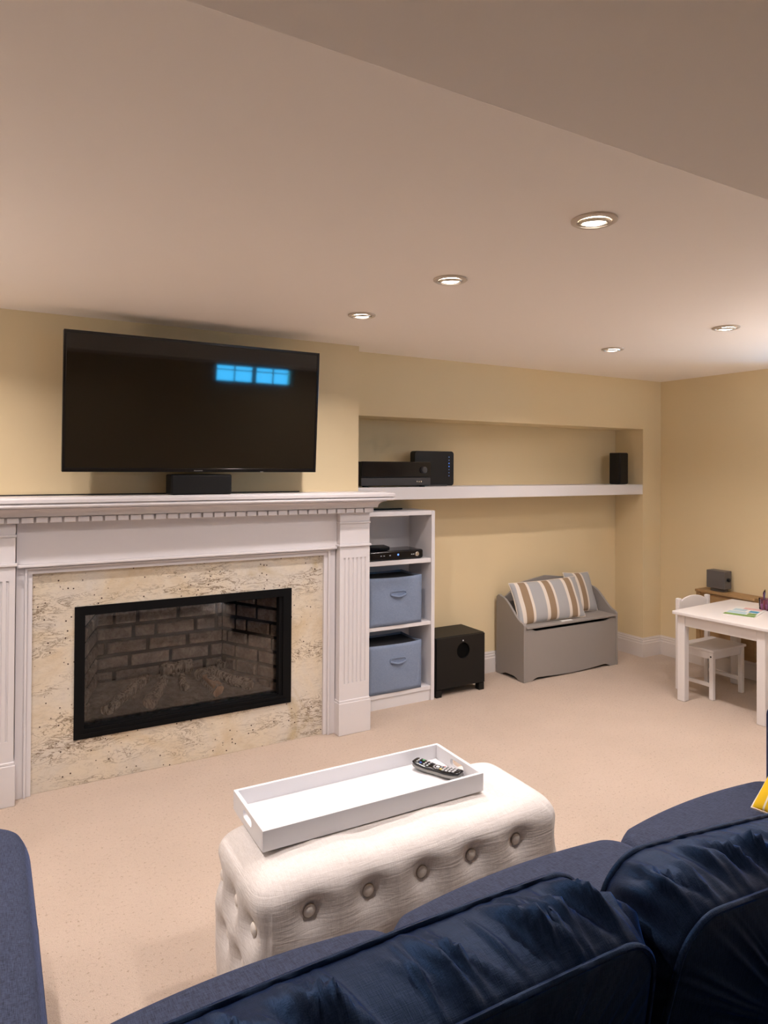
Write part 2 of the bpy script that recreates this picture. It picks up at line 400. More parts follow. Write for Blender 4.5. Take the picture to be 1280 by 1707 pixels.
for x, y, k, lb in ((2.965, 1.29, 1, 'recessed spotlight just right of the frame, nearest the dropped ceiling on that side'),
                   (-.2, 1.29, 1, 'recessed spotlight left of the frame, above the chaise end of the sofa'),
                   (-.2, 1.955, 1, 'recessed spotlight left of the frame, middle of its row'),
                   (-.2, 2.62, 1, 'recessed spotlight left of the frame, closest to the fireplace wall'),
                   (-1.7, 1.955, 1, 'recessed spotlight far left of the frame near the left wall'),
                   (.9, -1.65, .25, 'added unseen recessed spotlight behind the camera, left of the window'),  # this and the next: unseen back-room spotlights, added for their light
                   (3.3, -1.65, .3, 'added unseen recessed spotlight behind the camera, in front of the window')):
    downlight(x, y, CEIL, lb, k=k)

# ------------------------------------------------------------------ unseen uplighters, added to brighten the ceiling and upper walls
def add_uplight(x, y, label, k=1.0):
    t = thing('added_uplight', label, 'lamp', (x, y, 0))
    MB().lathe([(.001, .022), (.13, .020), (.14, .010), (.14, 0), (.001, 0)], n=32).build('base', 'black_plastic', t, smooth=40, local=True)
    MB().tube([(0, 0, .02), (0, 0, 1.16)], .012, 12).build('pole', 'black_plastic', t, smooth=60, local=True)
    MB().lathe([(.012, 1.15), (.05, 1.165), (.12, 1.21), (.165, 1.28), (.160, 1.28), (.11, 1.215), (.05, 1.175), (.001, 1.17)], n=40).build('bowl_shade', 'shelf_white', t, smooth=40, local=True)
    MB().lathe([(.001, 1.20), (.045, 1.20), (.05, 1.215), (.03, 1.235), (.001, 1.24)], n=24).build('bulb', 'bulb_glow', t, smooth=60, local=True)
    l = bpy.data.lights.new('lamp_light', 'AREA'); l.shape = 'DISK'; l.size = .20; l.energy = ADDED_UPLIGHT_W*k; l.color = LAMP_COL
    o = bpy.data.objects.new('lamp_light', l); C.objects.link(o); o.parent = t; o.location = (0, 0, 1.262); o.rotation_euler = (PI, 0, 0)
add_uplight(3.75, 1.15, 'added unseen uplighter right of the frame by the right wall', 1.8)
add_uplight(-1.15, 2.35, 'added unseen uplighter left of the frame beyond the chaise')

# ------------------------------------------------------------------ fireplace mantel
CX = .83
fp = thing('fireplace_mantel', 'white painted fireplace mantelpiece with dentil moulding, fluted pilasters and speckled granite surround', 'fireplace', (CX, 3.25, 0))
def mitre(d, yb=YBR):      # path round the breast at overhang d from pilaster plane
    x0, x1 = -.094, 1.754
    return [(x0-d, yb), (x0-d, 3.2-d), (x1+d, 3.2-d), (x1+d, yb)]
def wrap(mm, prof, back=YBR-.0005):
    """prof (overhang, z): a moulding wrapped round front and both ends, solid to the breast"""
    n = len(prof); vs = []; x0, x1 = -.094, 1.754
    for d, z in prof: vs += [(x0-d, back, z), (x0-d, 3.2-d, z), (x1+d, 3.2-d, z), (x1+d, back, z)]
    fs = []
    for i in range(n-1):
        for k in range(3): fs.append((i*4+k, i*4+k+1, (i+1)*4+k+1, (i+1)*4+k))
    fs += [(3,2,1,0), tuple(range((n-1)*4, n*4))]
    fs += [tuple(i*4 for i in range(n)) + () if n > 2 else (), ]
    fs = [f for f in fs if len(f) > 2]
    return mm.add(vs, fs)
m = MB(); wrap(m, [(.096, 1.247), (.100, 1.249), (.100, 1.262), (.094, 1.266), (.075, 1.268), (.075, 1.272)])
m.build('mantel_shelf', 'trim_paint', fp)
m = MB(); wrap(m, [(.088, 1.2285), (.096, 1.230), (.098, 1.236), (.094, 1.241), (.088, 1.2465)])
m.build('shelf_moulding', 'trim_paint', fp, smooth=40)
cove = [(.030, 1.189)] + [(.032+.028*(1-math.cos(k/7*PI/2)), 1.192+.030*math.sin(k/7*PI/2)) for k in range(8)] + [(.066, 1.2225), (.066, 1.228)]
m = MB(); wrap(m, cove); m.build('crown_cove', 'trim_paint', fp, smooth=40)
m = MB(); wrap(m, [(.008, 1.160), (.008, 1.189)]); m.build('dentil_backing', 'trim_paint', fp)
dm = MB().box(-.0225, .0225, 0, .0175, 0, .0235); me = dm.mesh('dentil', 'trim_paint')
k = 0; x = -.094-.008+.014
while x < 1.754+.02:
    o = link('dentil', me, fp, (x-CX+.0, 3.1745-3.25, 1.1630), bevel=.0015, seg=1); x += .0535
for yy in (3.215,):   # one dentil on each end return
    me2 = MB().box(0, .0175, -.0225, .0225, 0, .0235).mesh('dentil', 'trim_paint')
    link('dentil', me2, fp, (1.7625-CX, yy-3.25+.012, 1.1630), bevel=.0015, seg=1)
# frieze between the pilasters
FX0, FX1 = .088, 1.576
MB().box(FX0, FX1, 3.236, YBR-.0005, .985, 1.1595).build('frieze', 'trim_paint', fp)
PL = .150; PR = 1.510
m = MB()
# casing round the granite: outer flat, bead, inner flat
def casing(mm, a, b, y0, y1):
    # a outer offset, b inner offset from granite opening; three sides
    mm.prism([(PL-a, 0), (PL-b, 0), (PL-b, .940+b), (PR+b, .940+b), (PR+b, 0), (PR+a, 0), (PR+a, .940+a), (PL-a, .940+a)], XZ, y0, y1)
m = MB(); casing(m, .0625, .030, 3.246, YBR-.0005); m.build('casing', 'trim_paint', fp, bevel=.002)
m = MB(); casing(m, .030, .020, 3.238, YBR-.0005); m.build('casing_bead', 'trim_paint', fp, bevel=.003)
m = MB(); casing(m, .020, 0, 3.252, YBR-.0005); m.build('inner_casing', 'trim_paint', fp, bevel=.002)
MB().box(FX0, FX1, 3.224, 3.24, .972, .984).build('frieze_moulding', 'trim_paint', fp, bevel=.003)
def pilaster(x0, x1):
    m = MB(); m.box(x0, x1, 3.2, YBR-.0005, .18, .265); m.box(x0, x1, 3.2, YBR-.0005, .925, .9855)
    # fluted shaft cross-section
    nf = 6; fw = .0115; gap = (x1-x0-.044-nf*fw)/(nf-1); pr = [(x0, YBR-.0005), (x0, 3.2)]
    for i in range(nf):
        a = x0+.022+i*(fw+gap)
        pr += [(a, 3.2), (a+.002, 3.2045), (a+fw/2, 3.2065), (a+fw-.002, 3.2045), (a+fw, 3.2)]
    pr += [(x1, 3.2), (x1, YBR-.0005)]
    m.prism(pr, XY, .265, .925)
    p = m.build('pilaster', 'trim_paint', fp)
    m = MB().box(x0-.006, x1+.006, 3.190, YBR-.0005, 0, .168); m.box(x0-.003, x1+.003, 3.195, YBR-.0005, .168, .180)
    m.build('plinth', 'trim_paint', p, bevel=.003)
    m = MB().box(x0-.007, x1+.007, 3.190, YBR-.0005, .985, .996); m.box(x0, x1, 3.2, YBR-.0005, .996, 1.105)
    m.box(x0-.004, x1+.004, 3.195, YBR-.0005, 1.105, 1.115); m.box(x0, x1, 3.2, YBR-.0005, 1.115, 1.1595)
    m.build('capital', 'trim_paint', p, bevel=.002)
pilaster(1.577, 1.754); pilaster(-.094, .084)
MB().ringplate(rect(PL-.002, PR+.002, 0.0, .942), rect(.330, 1.320, .212, .768), XZ, 3.268, YBR-.0005).build('granite_surround', 'granite', fp, bevel=.0015)

# ------------------------------------------------------------------ gas insert
gi = thing('gas_fireplace_insert', 'black framed glass fronted gas fireplace with grey brown brick lining', 'fireplace', (.825, 3.3, .2))
GX0, GX1, GZ0, GZ1 = .316, 1.334, .198, .782
MB().ringplate(rect(GX0, GX1, GZ0, GZ1), rect(.358, 1.288, .240, .742), XZ, 3.262, 3.2675).build('frame', 'black_metal', gi, bevel=.0015)
MB().ringplate(rect(.340, 1.310, .222, .760), rect(.360, 1.270, .243, .740), XZ, 3.2695, 3.31).build('inner_frame', 'black_metal', gi)
MB().box(.345, 1.305, 3.255, 3.2615, .206, .222).build('vent_lip', 'black_metal', gi, bevel=.001)
MB().box(.358, 1.272, 3.3105, 3.3145, .241, .742).build('glass_panel', 'fire_glass', gi)
BL, BR, YF, YK = (.455, 3.68), (1.100, 3.68), 3.325, 3.68
FLX0, FLX1 = .352, 1.283
m = MB()
def slab(mm, p, q, z0, z1, th, out):
    d = Vector((q[0]-p[0], q[1]-p[1])); L = d.length; d /= L; n = Vector((-d.y, d.x))*out
    mm.add([(p[0], p[1], z0), (q[0], q[1], z0), (q[0]+n.x*th, q[1]+n.y*th, z0), (p[0]+n.x*th, p[1]+n.y*th, z0),
            (p[0], p[1], z1), (q[0], q[1], z1), (q[0]+n.x*th, q[1]+n.y*th, z1), (p[0]+n.x*th, p[1]+n.y*th, z1)],
           [(0,1,2,3),(4,5,6,7),(0,1,5,4),(1,2,6,5),(2,3,7,6),(3,0,4,7)])
slab(m, (FLX0, YF), BL, .225, .755, .012, 1); slab(m, BL, BR, .225, .755, .012, 1); slab(m, BR, (FLX1, YF), .225, .755, .012, 1)
m.build('mortar_wall', 'mortar', gi)
MB().add([(FLX0, YF, .245), (FLX1, YF, .245), (BR[0], YK, .315), (BL[0], YK, .315), (FLX0, YF, .232), (FLX1, YF, .232), (BR[0], YK, .232), (BL[0], YK, .232)],
         [(0,1,2,3),(4,5,6,7),(0,1,5,4),(1,2,6,5),(2,3,7,6),(3,0,4,7)]).build('ember_bed', 'ember_bed', gi)
MB().box(FLX0, FLX1, YF, YK, .748, .755).build('firebox_top', 'black_metal', gi)
def brick(p, d, n, u0, u1, z0, z1, th=.011):
    j = lambda a: rnd.uniform(-a, a)
    c = []
    for tt, sh in ((0, 0), (th, .005)):
        for (u, z) in ((u0+sh, z0+sh), (u1-sh, z0+sh), (u1-sh, z1-sh), (u0+sh, z1-sh)):
            u += j(.002); z += j(.0015); t_ = tt+j(.001) if tt else -.001
            c.append((p[0]+d.x*u-n.x*t_, p[1]+d.y*u-n.y*t_, z))
    MB().add(c, [(3,2,1,0),(4,5,6,7),(0,1,5,4),(1,2,6,5),(2,3,7,6),(3,0,4,7)]).build('brick', 'brick', gi, bevel=.004)
def brickwall(p, q, bl, offs):
    d = Vector((q[0]-p[0], q[1]-p[1])); L = d.length; d /= L; n = Vector((-d.y, d.x)); ch = .074
    for c in range(8):
        z0 = .222+c*ch+.006; z1 = z0+ch-.013
        if z1 > .748: z1 = .746
        if z1-z0 < .02: continue
        u = -bl*offs[c % len(offs)]
        while u < L:
            ln = bl*rnd.choice((1, 1, .55, 1.12)); a, b = max(u, .004), min(u+ln-.013, L-.004)
            if b-a > .025: brick(p, d, n, a, b, z0, z1)
            u += ln
brickwall(BL, BR, .205, (.1, .55, .3, .75)); brickwall((FLX0, YF), BL, .15, (.0, .5)); brickwall(BR, (FLX1, YF), .15, (.3, .8))
# ceramic logs
def bed(y): return .245+(y-YF)/(YK-YF)*.07
def gaslog(name, a, b, r0, r1, label, seed, split=False, lift=0):
    a = Vector((a[0], a[1], bed(a[1])+r0*.9+lift)); b = Vector((b[0], b[1], bed(b[1])+r1*.9+lift))
    t = thing(name, label, 'log', ((a+b)/2)[:]); W[t.name] = Matrix.Translation((a+b)/2)
    rr = random.Random(seed); ax = (b-a); L = ax.length; ax.normalize(); u = ax.orthogonal().normalized(); v = ax.cross(u)
    ph = [rr.uniform(0, 6.28) for _ in range(6)]; bend = rr.uniform(-.008, .008)
    def f(i, j):
        th = 2*PI*i; r = (r0+(r1-r0)*j)*(1+.13*math.sin(2*th+ph[0]+j*2)+.08*math.sin(5*th+ph[1]+j*5)+.09*math.sin(j*16+ph[2]+th))
        c = a+ax*L*j+u*bend*math.sin(j*PI)*1.5
        if j <= 0 or j >= 1: r *= .86
        return c+(u*math.cos(th)+v*math.sin(th))*r
    m = MB(); m.grid(f, 18, 16, cu=True); n = 18
    m.build('bark', 'bark', t, smooth=60)
    for j in (0, 1):
        m = MB(); m.add([f(i/n, j)+ax*(0 if j else 0) for i in range(n)], [tuple(range(n))]); m.build('cut_end', 'split_wood' if split else 'bark', t)
    if split:
        m = MB(); q0 = a+ax*L*.05; q1 = a+ax*L*.62; o = Vector((0, -.25, 1)).normalized()
        s_ = ax.cross(o).normalized(); oo = s_.cross(ax) if s_.cross(ax).z > 0 else ax.cross(s_)
        p = [q0+oo*r0*1.04-s_*r0*.75, q0+oo*r0*1.04+s_*r0*.75, q1+oo*r0*1.06+s_*r0*.6, q1+oo*r0*1.06-s_*r0*.6]
        p += [x_-oo*r0*.6 for x_ in p]
        m.add(p, [(0,1,2,3),(4,5,6,7),(0,1,5,4),(1,2,6,5),(2,3,7,6),(3,0,4,7)]); m.build('split_face', 'split_wood', t, bevel=.004)
    return t
gaslog('fire_log', (.462, 3.356), (.680, 3.60), .030, .029, 'leftmost long bark covered log behind the fireplace glass', 1)
gaslog('fire_log', (.650, 3.348), (.768, 3.58), .031, .024, 'knobbly upright looking log, second from the left in the firebox', 2)
gaslog('fire_log', (.852, 3.46), (.862, 3.585), .021, .019, 'short faint grey log in the middle of the firebox', 3)
gaslog('fire_log', (.985, 3.356), (.938, 3.575), .032, .028, 'log with a bare split orange face right of the middle', 4, True)
gaslog('fire_log', (1.160, 3.376), (1.010, 3.60), .029, .027, 'rightmost bark covered log slanting towards the right corner of the firebox', 5)
gaslog('fire_log', (.765, 3.625), (.925, 3.645), .034, .030, 'dark log lying crosswise against the back bricks of the firebox', 6, lift=.012)
gaslog('fire_log', (1.062, 3.648), (1.10, 3.615), .027, .022, 'small log stub in the back right corner of the firebox', 7, lift=.008)

# ------------------------------------------------------------------ television
TVX0, TVX1, TVZ0, TVZ1 = .247, 1.397, 1.3765, 1.966
tilt = R_(4)
tv = thing('television', 'large black flat screen television tilted forward above the mantelpiece', 'television', ((TVX0+TVX1)/2, 3.118, TVZ0), rot=(tilt, 0, 0))
tw, th = (TVX1-TVX0)/2, (TVZ1-TVZ0)/math.cos(tilt)
MB().box(-tw, tw, .004, .030, 0, th).build('back_case', 'black_plastic', tv, local=True, bevel=.003)
m = MB(); m.box(-tw*.55, tw*.55, .030, .062, .10, th*.72); m.build('rear_housing', 'black_plastic', tv, local=True, bevel=.008)
MB().ringplate(rect(-tw, tw, 0, th), rect(-tw+.011, tw-.011, .017, th-.011), XZ, -.004, .0039).build('bezel', 'black_gloss', tv, local=True, bevel=.0015)
MB().box(-tw+.0112, tw-.0112, -.001, .0038, .0172, th-.0112).build('screen', 'screen', tv, local=True)
m = MB(); m.box(-.030, .010, -.0052, -.004, .005, .0085); m.build('logo_badge', 'chrome', tv, local=True)
m = MB(); m.box(.285, .300, -.0052, -.004, -.001, .004); m.build('status_light', 'chrome', tv, local=True)
m = MB(); m.box(-.16, .16, .066, .080, .16, .40); m.box(-.05, .05, .078, .139, .22, .34); m.build('wall_bracket', 'black_metal', tv, local=True)
cs = thing('center_speaker', 'black box shaped centre speaker on the mantelpiece right below the television', 'speaker', (.835, 3.17, 1.272))
MB().box(.694, .974, 3.128, 3.235, 1.2735, 1.366).build('cabinet', 'black_plastic', cs, bevel=.007, seg=3)
MB().box(.700, .966, 3.1235, 3.1285, 1.279, 1.361).build('grille', 'black_vinyl', cs, bevel=.003)
MB().box(.71, .96, 3.15, 3.22, 1.2722, 1.2736).build('rubber_foot', 'black_plastic', cs)
m = MB(); m.tube([(-.12+i*.06, 3.281-.0025*math.sin(i*.9)-(.002), 1.2750) for i in range(30) if (-.12+i*.06) < 1.42], .0028, 6)
tag(m.build('cable', 'black_plastic', smooth=60), 'thin black cable lying along the back of the mantelpiece', 'cable')

# ------------------------------------------------------------------ niche shelf and electronics
fs = MB().box(1.75, XN-.001, YN, YNB-.001, 1.212, 1.286).build('floating_shelf', 'shelf_white', bevel=.002)
tag(fs, 'long thick white floating shelf spanning the wall niche', 'shelf')
SZ = 1.2862
rc = thing('av_receiver', 'wide black audio receiver with a round volume knob on the floating shelf', 'receiver', (2.08, 3.56, SZ))
MB().box(1.840, 2.315, 3.466, 3.578, SZ+.008, SZ+.150).build('case', 'black_plastic', rc, bevel=.003)
MB().box(1.838, 2.317, 3.456, 3.4658, SZ+.062, SZ+.151).build('upper_fascia', 'black_gloss', rc, bevel=.002)
MB().box(1.838, 2.317, 3.459, 3.4658, SZ+.010, SZ+.054).build('lower_fascia', 'dark_grey_plastic', rc, bevel=.002)
MY = Matrix.Rotation(R_(90), 4, 'X')
def knobm(x, y, z, r, d): return Matrix.Translation((x, y, z)) @ MY
m = MB().lathe([(.021, 0), (.021, .012), (.018, .016), (.002, .017)], n=28, M=knobm(2.262, 3.4555, SZ+.102, 0, 0), cap1=True); m.build('volume_knob', 'dark_grey_plastic', rc, smooth=40)
for i in range(3):
    MB().lathe([(.0042, 0), (.0042, .003), (.001, .0032)], n=12, M=knobm(2.218+i*.0145, 3.4588, SZ+.032, 0, 0), cap1=True).build('jack_socket', 'chrome', rc, smooth=40)
for x in (1.88, 2.275): MB().lathe([(.018, 0), (.018, .008)], x, 3.49, SZ, 20, cap0=True, cap1=True).build('foot', 'black_plastic', rc)
md = thing('modem', 'upright black modem with a column of blue lights behind the receiver', 'modem', (2.42, 3.62, SZ), rz=0)
MB().prism(rrect(2.432, SZ+.112, .150, .110, .018), XZ, 3.585, 3.64).build('case', 'black_plastic', md, bevel=.004)
MB().box(2.33, 2.53, 3.583, 3.65, SZ, SZ+.008).build('stand', 'dark_grey_plastic', md, bevel=.002)
for i in range(7): MB().box(2.541, 2.546, 3.5838, 3.585, SZ+.062+i*.020, SZ+.068+i*.020).build('status_light', 'soft_led' if i not in (3, 4) else 'blue_led', md)
sp = thing('satellite_speaker', 'small upright black speaker near the right end of the floating shelf', 'speaker', (4.08, 3.56, SZ))
MB().box(4.035, 4.125, 3.507, 3.605, SZ+.002, SZ+.236).build('cabinet', 'black_plastic', sp, bevel=.006)
MB().box(4.039, 4.121, 3.502, 3.5075, SZ+.008, SZ+.230).build('grille', 'black_vinyl', sp, bevel=.002)
MB().box(4.045, 4.115, 3.52, 3.60, SZ, SZ+.0025).build('foot', 'black_plastic', sp)

# ------------------------------------------------------------------ bookcase
bk = thing('bookcase', 'narrow white open bookcase between the fireplace and the subwoofer', 'bookcase', (2.06, 3.54, 0))
X0, X1, Y0, Y1 = 1.800, 2.325, 3.42, 3.680
MB().box(X1-.024, X1, Y0, Y1, 0, 1.143).build('side_panel', 'shelf_white', bk, bevel=.0015)
MB().box(X0, X0+.024, Y0, Y1, 0, 1.143).build('side_panel', 'shelf_white', bk, bevel=.0015)
MB().box(X0+.0242, X1-.0242, Y0+.001, Y1, 1.118, 1.1425).build('top_panel', 'shelf_white', bk, bevel=.0015)
for z0, z1 in ((.831, .857), (.456, .478), (.064, .088)):
    MB().box(X0+.0242, X1-.0242, Y0+.006, Y1-.006, z0, z1).build('shelf', 'shelf_white', bk, bevel=.0015)
MB().box(X0+.0242, X1-.0242, Y0+.012, Y0+.028, 0, .064).build('kick_board', 'shelf_white', bk)
MB().box(X0+.01, X1-.01, Y1-.0055, Y1-.0005, .0645, 1.117).build('back_panel', 'shelf_white', bk)
def bin_(z, label, seed, lean=0.0):
    t = thing('storage_bin', label, 'storage bin', (2.05, 3.53, z), group=None); rr = random.Random(seed)
    x0, x1, y0, y1, h = 1.868, 2.232, 3.424, 3.655, .284
    m = MB(); nn = 14
    def wall(p, q, outx, outy, dip, bow):
        def f(i, j):
            s_ = math.sin(PI*i); z_ = z+.001+j*(h-dip*s_)
            b_ = bow*s_*math.sin(PI*min(1, j*.9+.1))*(1 if j < .99 else .6)+.0015*math.sin(9*i+5*j+seed)
            return (p[0]+(q[0]-p[0])*i+outx*b_, p[1]+(q[1]-p[1])*i+outy*b_, z_)
        m.grid(f, nn, nn)
    wall((x0, y0), (x1, y0), 0, -1, .006, .006); wall((x1, y0), (x1, y1), 1, 0, .004, .002)
    wall((x1, y1), (x0, y1), 0, 1, .004, .002); wall((x0, y1), (x0, y0), -1, 0, .004, .002)
    o = m.build('fabric_shell', 'bin_fabric', t, smooth=50); sd = o.modifiers.new('solid', 'SOLIDIFY'); sd.thickness = .0035; sd.offset = -1
    MB().box(x0+.006, x1-.006, y0+.007, y1-.006, z+.004, z+h*.955).build('lining', 'bin_inside', t)
    m = MB(); cx = 2.068; zc = z+h*.645
    m.tube([(cx-.050+.1*k/12, y0-.0075-.010*math.sin(PI*k/12), zc-.010*math.sin(PI*k/12)-.004) for k in range(13)], .0055, 8)
    m.build('handle', 'bin_fabric', t, smooth=60)
    m = MB().ringplate(rrect(cx, zc+.003, .056, .016, .0155), rrect(cx, zc+.003, .050, .011, .0105), XZ, y0-.0085, y0-.0045); m.build('handle_binding', 'bin_fabric', t, smooth=40)
    return t
bin_(.4785, 'blue grey fabric storage bin on the middle shelf of the white bookcase', 3)
bin_(.0885, 'blue grey fabric storage bin on the bottom shelf of the white bookcase', 9)
cb = thing('cable_box', 'flat black set top box with a blue light and silver knob in the bookcase', 'cable box', (2.07, 3.52, .8575))
MB().box(1.880, 2.256, 3.440, 3.620, .8595, .9120).build('case', 'black_gloss', cb, bevel=.012, seg=3)
MB().box(1.893, 2.244, 3.436, 3.4405, .864, .908).build('front_panel', 'black_gloss', cb, bevel=.002)
MB().lathe([(.0135, 0), (.0135, .006), (.0105, .009), (.001, .009)], n=24, M=knobm(2.205, 3.4362, .887, 0, 0), cap1=True).build('knob', 'chrome', cb, smooth=40)
MB().lathe([(.0055, 0), (.0055, .0015), (.001, .002)], n=16, M=knobm(2.075, 3.4362, .889, 0, 0), cap1=True).build('power_light', 'blue_led', cb, smooth=40)
for x in (1.955, 1.975, 2.015, 2.165, 2.178): MB().box(x, x+.009, 3.4350, 3.4362, .884, .889).build('button', 'button_grey', cb)
for x in (1.9, 2.23): MB().box(x, x+.02, 3.46, 3.60, .8575, .8600).build('foot', 'black_plastic', cb)
sb = thing('small_media_box', 'small black box lying on top of the cable box', 'media box', (1.96, 3.53, .9122), rz=R_(-12))
MB().box(-.085, .085, -.055, .055, .002, .024).build('case', 'black_plastic', sb, local=True, bevel=.005)
MB().box(-.080, .020, -.056, -.0545, .006, .018).build('front_panel', 'black_gloss', sb, local=True)
MB().box(-.07, .07, -.045, .045, 0, .0022).build('foot', 'black_plastic', sb, local=True)
m = MB(); m.tube([(1.93, 3.60, 1.2085), (1.945, 3.545, 1.19), (1.93, 3.50, 1.165), (1.89, 3.475, 1.150), (1.86, 3.52, 1.148), (1.95, 3.60, 1.148), (2.08, 3.585, 1.148), (2.2, 3.60, 1.148)], .0042, 8)
tag(m.build('power_cord', 'black_plastic', smooth=60), 'dark cord hanging under the floating shelf onto the bookcase top', 'cable')

# ------------------------------------------------------------------ subwoofer
sw = thing('subwoofer', 'black cube shaped subwoofer with a round port on the carpet beside the bookcase', 'subwoofer', (2.53, 3.55, 0))
sx0, sx1, sy0, sy1 = 2.342, 2.716, 3.425, 3.680
circ = lambda cx, cz, r, n: [(cx+r*math.cos(2*PI*k/n), cz+r*math.sin(2*PI*k/n)) for k in range(n)]
n = 48; px, pz, pr_ = 2.545, .268, .049
out = []
for k_ in range(n):
    a = 2*PI*k_/n; c_, s_ = math.cos(a), math.sin(a)
    tx = ((sx1-.004-px)/c_) if c_ > 1e-9 else ((sx0+.004-px)/c_ if c_ < -1e-9 else 1e9)
    tz = ((.358-pz)/s_) if s_ > 1e-9 else ((.050-pz)/s_ if s_ < -1e-9 else 1e9)
    tt = min(abs(tx), abs(tz)); out.append((px+c_*tt, pz+s_*tt))
for cn in ((sx1-.004, .358), (sx0+.004, .358), (sx0+.004, .050), (sx1-.004, .050)):
    i = min(range(n), key=lambda q: (out[q][0]-cn[0])**2+(out[q][1]-cn[1])**2); out[i] = cn
MB().box(sx0, sx1, sy0+.012, sy1, .046, .362).build('cabinet', 'black_vinyl', sw, bevel=.003)
MB().ringplate(out, circ(px, pz, pr_, n), XZ, sy0, sy0+.0118).build('front_baffle', 'black_vinyl', sw)
MB().lathe([(.049, -.0118), (.046, -.0116), (.044, -.010)], n=40, M=Matrix.Translation((px, sy0, pz)) @ MY).build('port_rim', 'black_gloss', sw, smooth=40)
MB().lathe([(.044, -.0112), (.001, -.0114)], n=40, M=Matrix.Translation((px, sy0, pz)) @ MY, cap1=True).build('port', 'hole_black', sw)
MB().lathe([(.0045, 0), (.0045, .0015)], n=12, M=Matrix.Translation((px-.002, sy0, pz+.062)) @ MY, cap1=True).build('badge', 'white_dot', sw)
for x in (sx0+.004, sx1-.044):
    for y in (sy0+.004, sy1-.044): MB().box(x, x+.040, y, y+.040, 0, .046).build('foot', 'black_vinyl', sw, bevel=.002)

# ------------------------------------------------------------------ toy bench
bn = thing('toy_chest_bench', 'grey painted wooden toy chest bench with curved sides standing in the niche', 'bench', (3.45, 3.53, 0))
bx0, bx1, by0, by1 = 3.012, 3.892, 3.395, 3.678
def side_profile():
    p = [(by0, 0.0), (by0, .372)]
    for k_ in range(1, 6): t_ = k_/5; p.append((by0+.002+.020*t_, .372+.014*math.sin(t_*PI/2)))
    for k_ in range(1, 13):
        t_ = k_/12; p.append((by0+.022+.215*t_, .386+.145*(t_*t_*(3-2*t_))**.85))
    for k_ in range(1, 5): t_ = k_/4; p.append((by0+.237+.04*t_, .531+.010*math.sin(t_*PI)-.004*t_))
    p += [(by1, .52), (by1, 0.0), (by1-.05, 0.0), (by1-.07, .012), (by1-.10, .022), (by0+.10, .022), (by0+.07, .012), (by0+.055, 0.0)]
    return p
for x in (bx0, bx1-.018): MB().prism(side_profile(), YZ, x, x+.018).build('side_panel', 'grey_paint', bn, bevel=.003)
# front board with a scooped lower edge and a dipped top edge under the lid
fb = [(bx0+.0185, .0)]
fb += [(bx0+.075, 0), (bx0+.095, .012), (bx0+.125, .020), (bx0+.20, .016), (bx0+.30, .010), (3.452, .006), (bx1-.30, .010), (bx1-.20, .016), (bx1-.125, .022), (bx1-.095, .012), (bx1-.075, 0), (bx1-.0185, 0)]
fb += [(bx1-.0185, .344), (bx1-.07, .342), (bx1-.11, .326), (bx0+.11, .326), (bx0+.07, .342), (bx0+.0185, .344)]
MB().prism(fb, XZ, by0+.004, by0+.020).build('front_panel', 'grey_paint', bn, bevel=.002)
MB().box(bx0+.0185, bx1-.0185, by0+.0205, by1-.012, .04, .30).build('inner_box', 'hole_black', bn)
MB().box(bx0+.020, bx1-.020, by0-.006, by1-.016, .346, .362).build('lid', 'grey_paint', bn, bevel=.004)
bp = [(bx0+.0185, .30), (bx1-.0185, .30), (bx1-.0185, .50)]
for k_ in range(1, 9): t_ = k_/8; bp.append((bx1-.0185-.19*t_, .50+.085*(t_*t_*(3-2*t_))))
mid_x = (bx0+bx1)/2
for k_ in range(1, 13):
    t_ = k_/12; bp.append((bx1-.2085-(.463)*t_, .600+.034*math.sin(PI*t_)**.8-.006*abs(math.sin(2*PI*t_))))
for k_ in range(0, 9): t_ = 1-k_/8; bp.append((bx0+.0185+.19*t_, .50+.085*(t_*t_*(3-2*t_))))
MB().prism(bp, XZ, by1-.015, by1-.001).build('back_panel', 'grey_paint', bn, bevel=.002)

def knife_pillow(name, label, cat, w_, h_, t_, M, material, seed=1, cord=None, pinch=.05, group=None):
    """w along local x, h along local z, thickness along local y"""
    o = thing(name, label, cat, M.translation[:], rot=M.to_euler()[:], group=group)
    rr = random.Random(seed); ph = [rr.uniform(0, 6.28) for _ in range(4)]
    def edge(u, v):
        k_ = 1-pinch*(1-v*v); l_ = 1-pinch*(1-u*u)
        return u*k_*w_/2, v*l_*h_/2
    m = MB(); N = 30
    for sg in (1, -1):
        def f(i, j):
            u, v = 2*i-1, 2*j-1; u = math.sin(u*PI/2); v = math.sin(v*PI/2)
            x, z = edge(u, v); d = max(0, (1-u**2)*(1-v**2))**.42
            wr = .004*math.sin(7*u+ph[0]+3*v)*d*(1-d)+.006*math.sin(5*v+ph[1])*abs(u)**3*d
            return (x, sg*(t_/2*d+wr), z)
        m.grid(f, N, N)
    me = m.mesh('cover', material, None, 180)
    import bmesh
    b = bmesh.new(); b.from_mesh(me); bmesh.ops.remove_doubles(b, verts=b.verts, dist=.0004); bmesh.ops.recalc_face_normals(b, faces=b.faces); b.to_mesh(me); b.free(); me.shade_smooth()
    link('cover', me, o)
    if cord:
        P = []; n_ = 24
        for q in range(4):
            for k_ in range(n_):
                s_ = -1+2*k_/n_; u, v = ((s_, -1), (1, s_), (-s_, 1), (-1, -s_))[q]; x, z = edge(u, v); P.append((x, 0, z))
        m = MB(); m.tube(P, .004, 6, closed=True); m.build('piping', cord, o, smooth=60, local=True)
    return o
def pose(loc, rx=0, ry=0, rz=0): return Matrix.Translation(loc) @ Euler((rx, ry, rz)).to_matrix().to_4x4()
mat('cream_cord', (.72, .64, .54), .8)
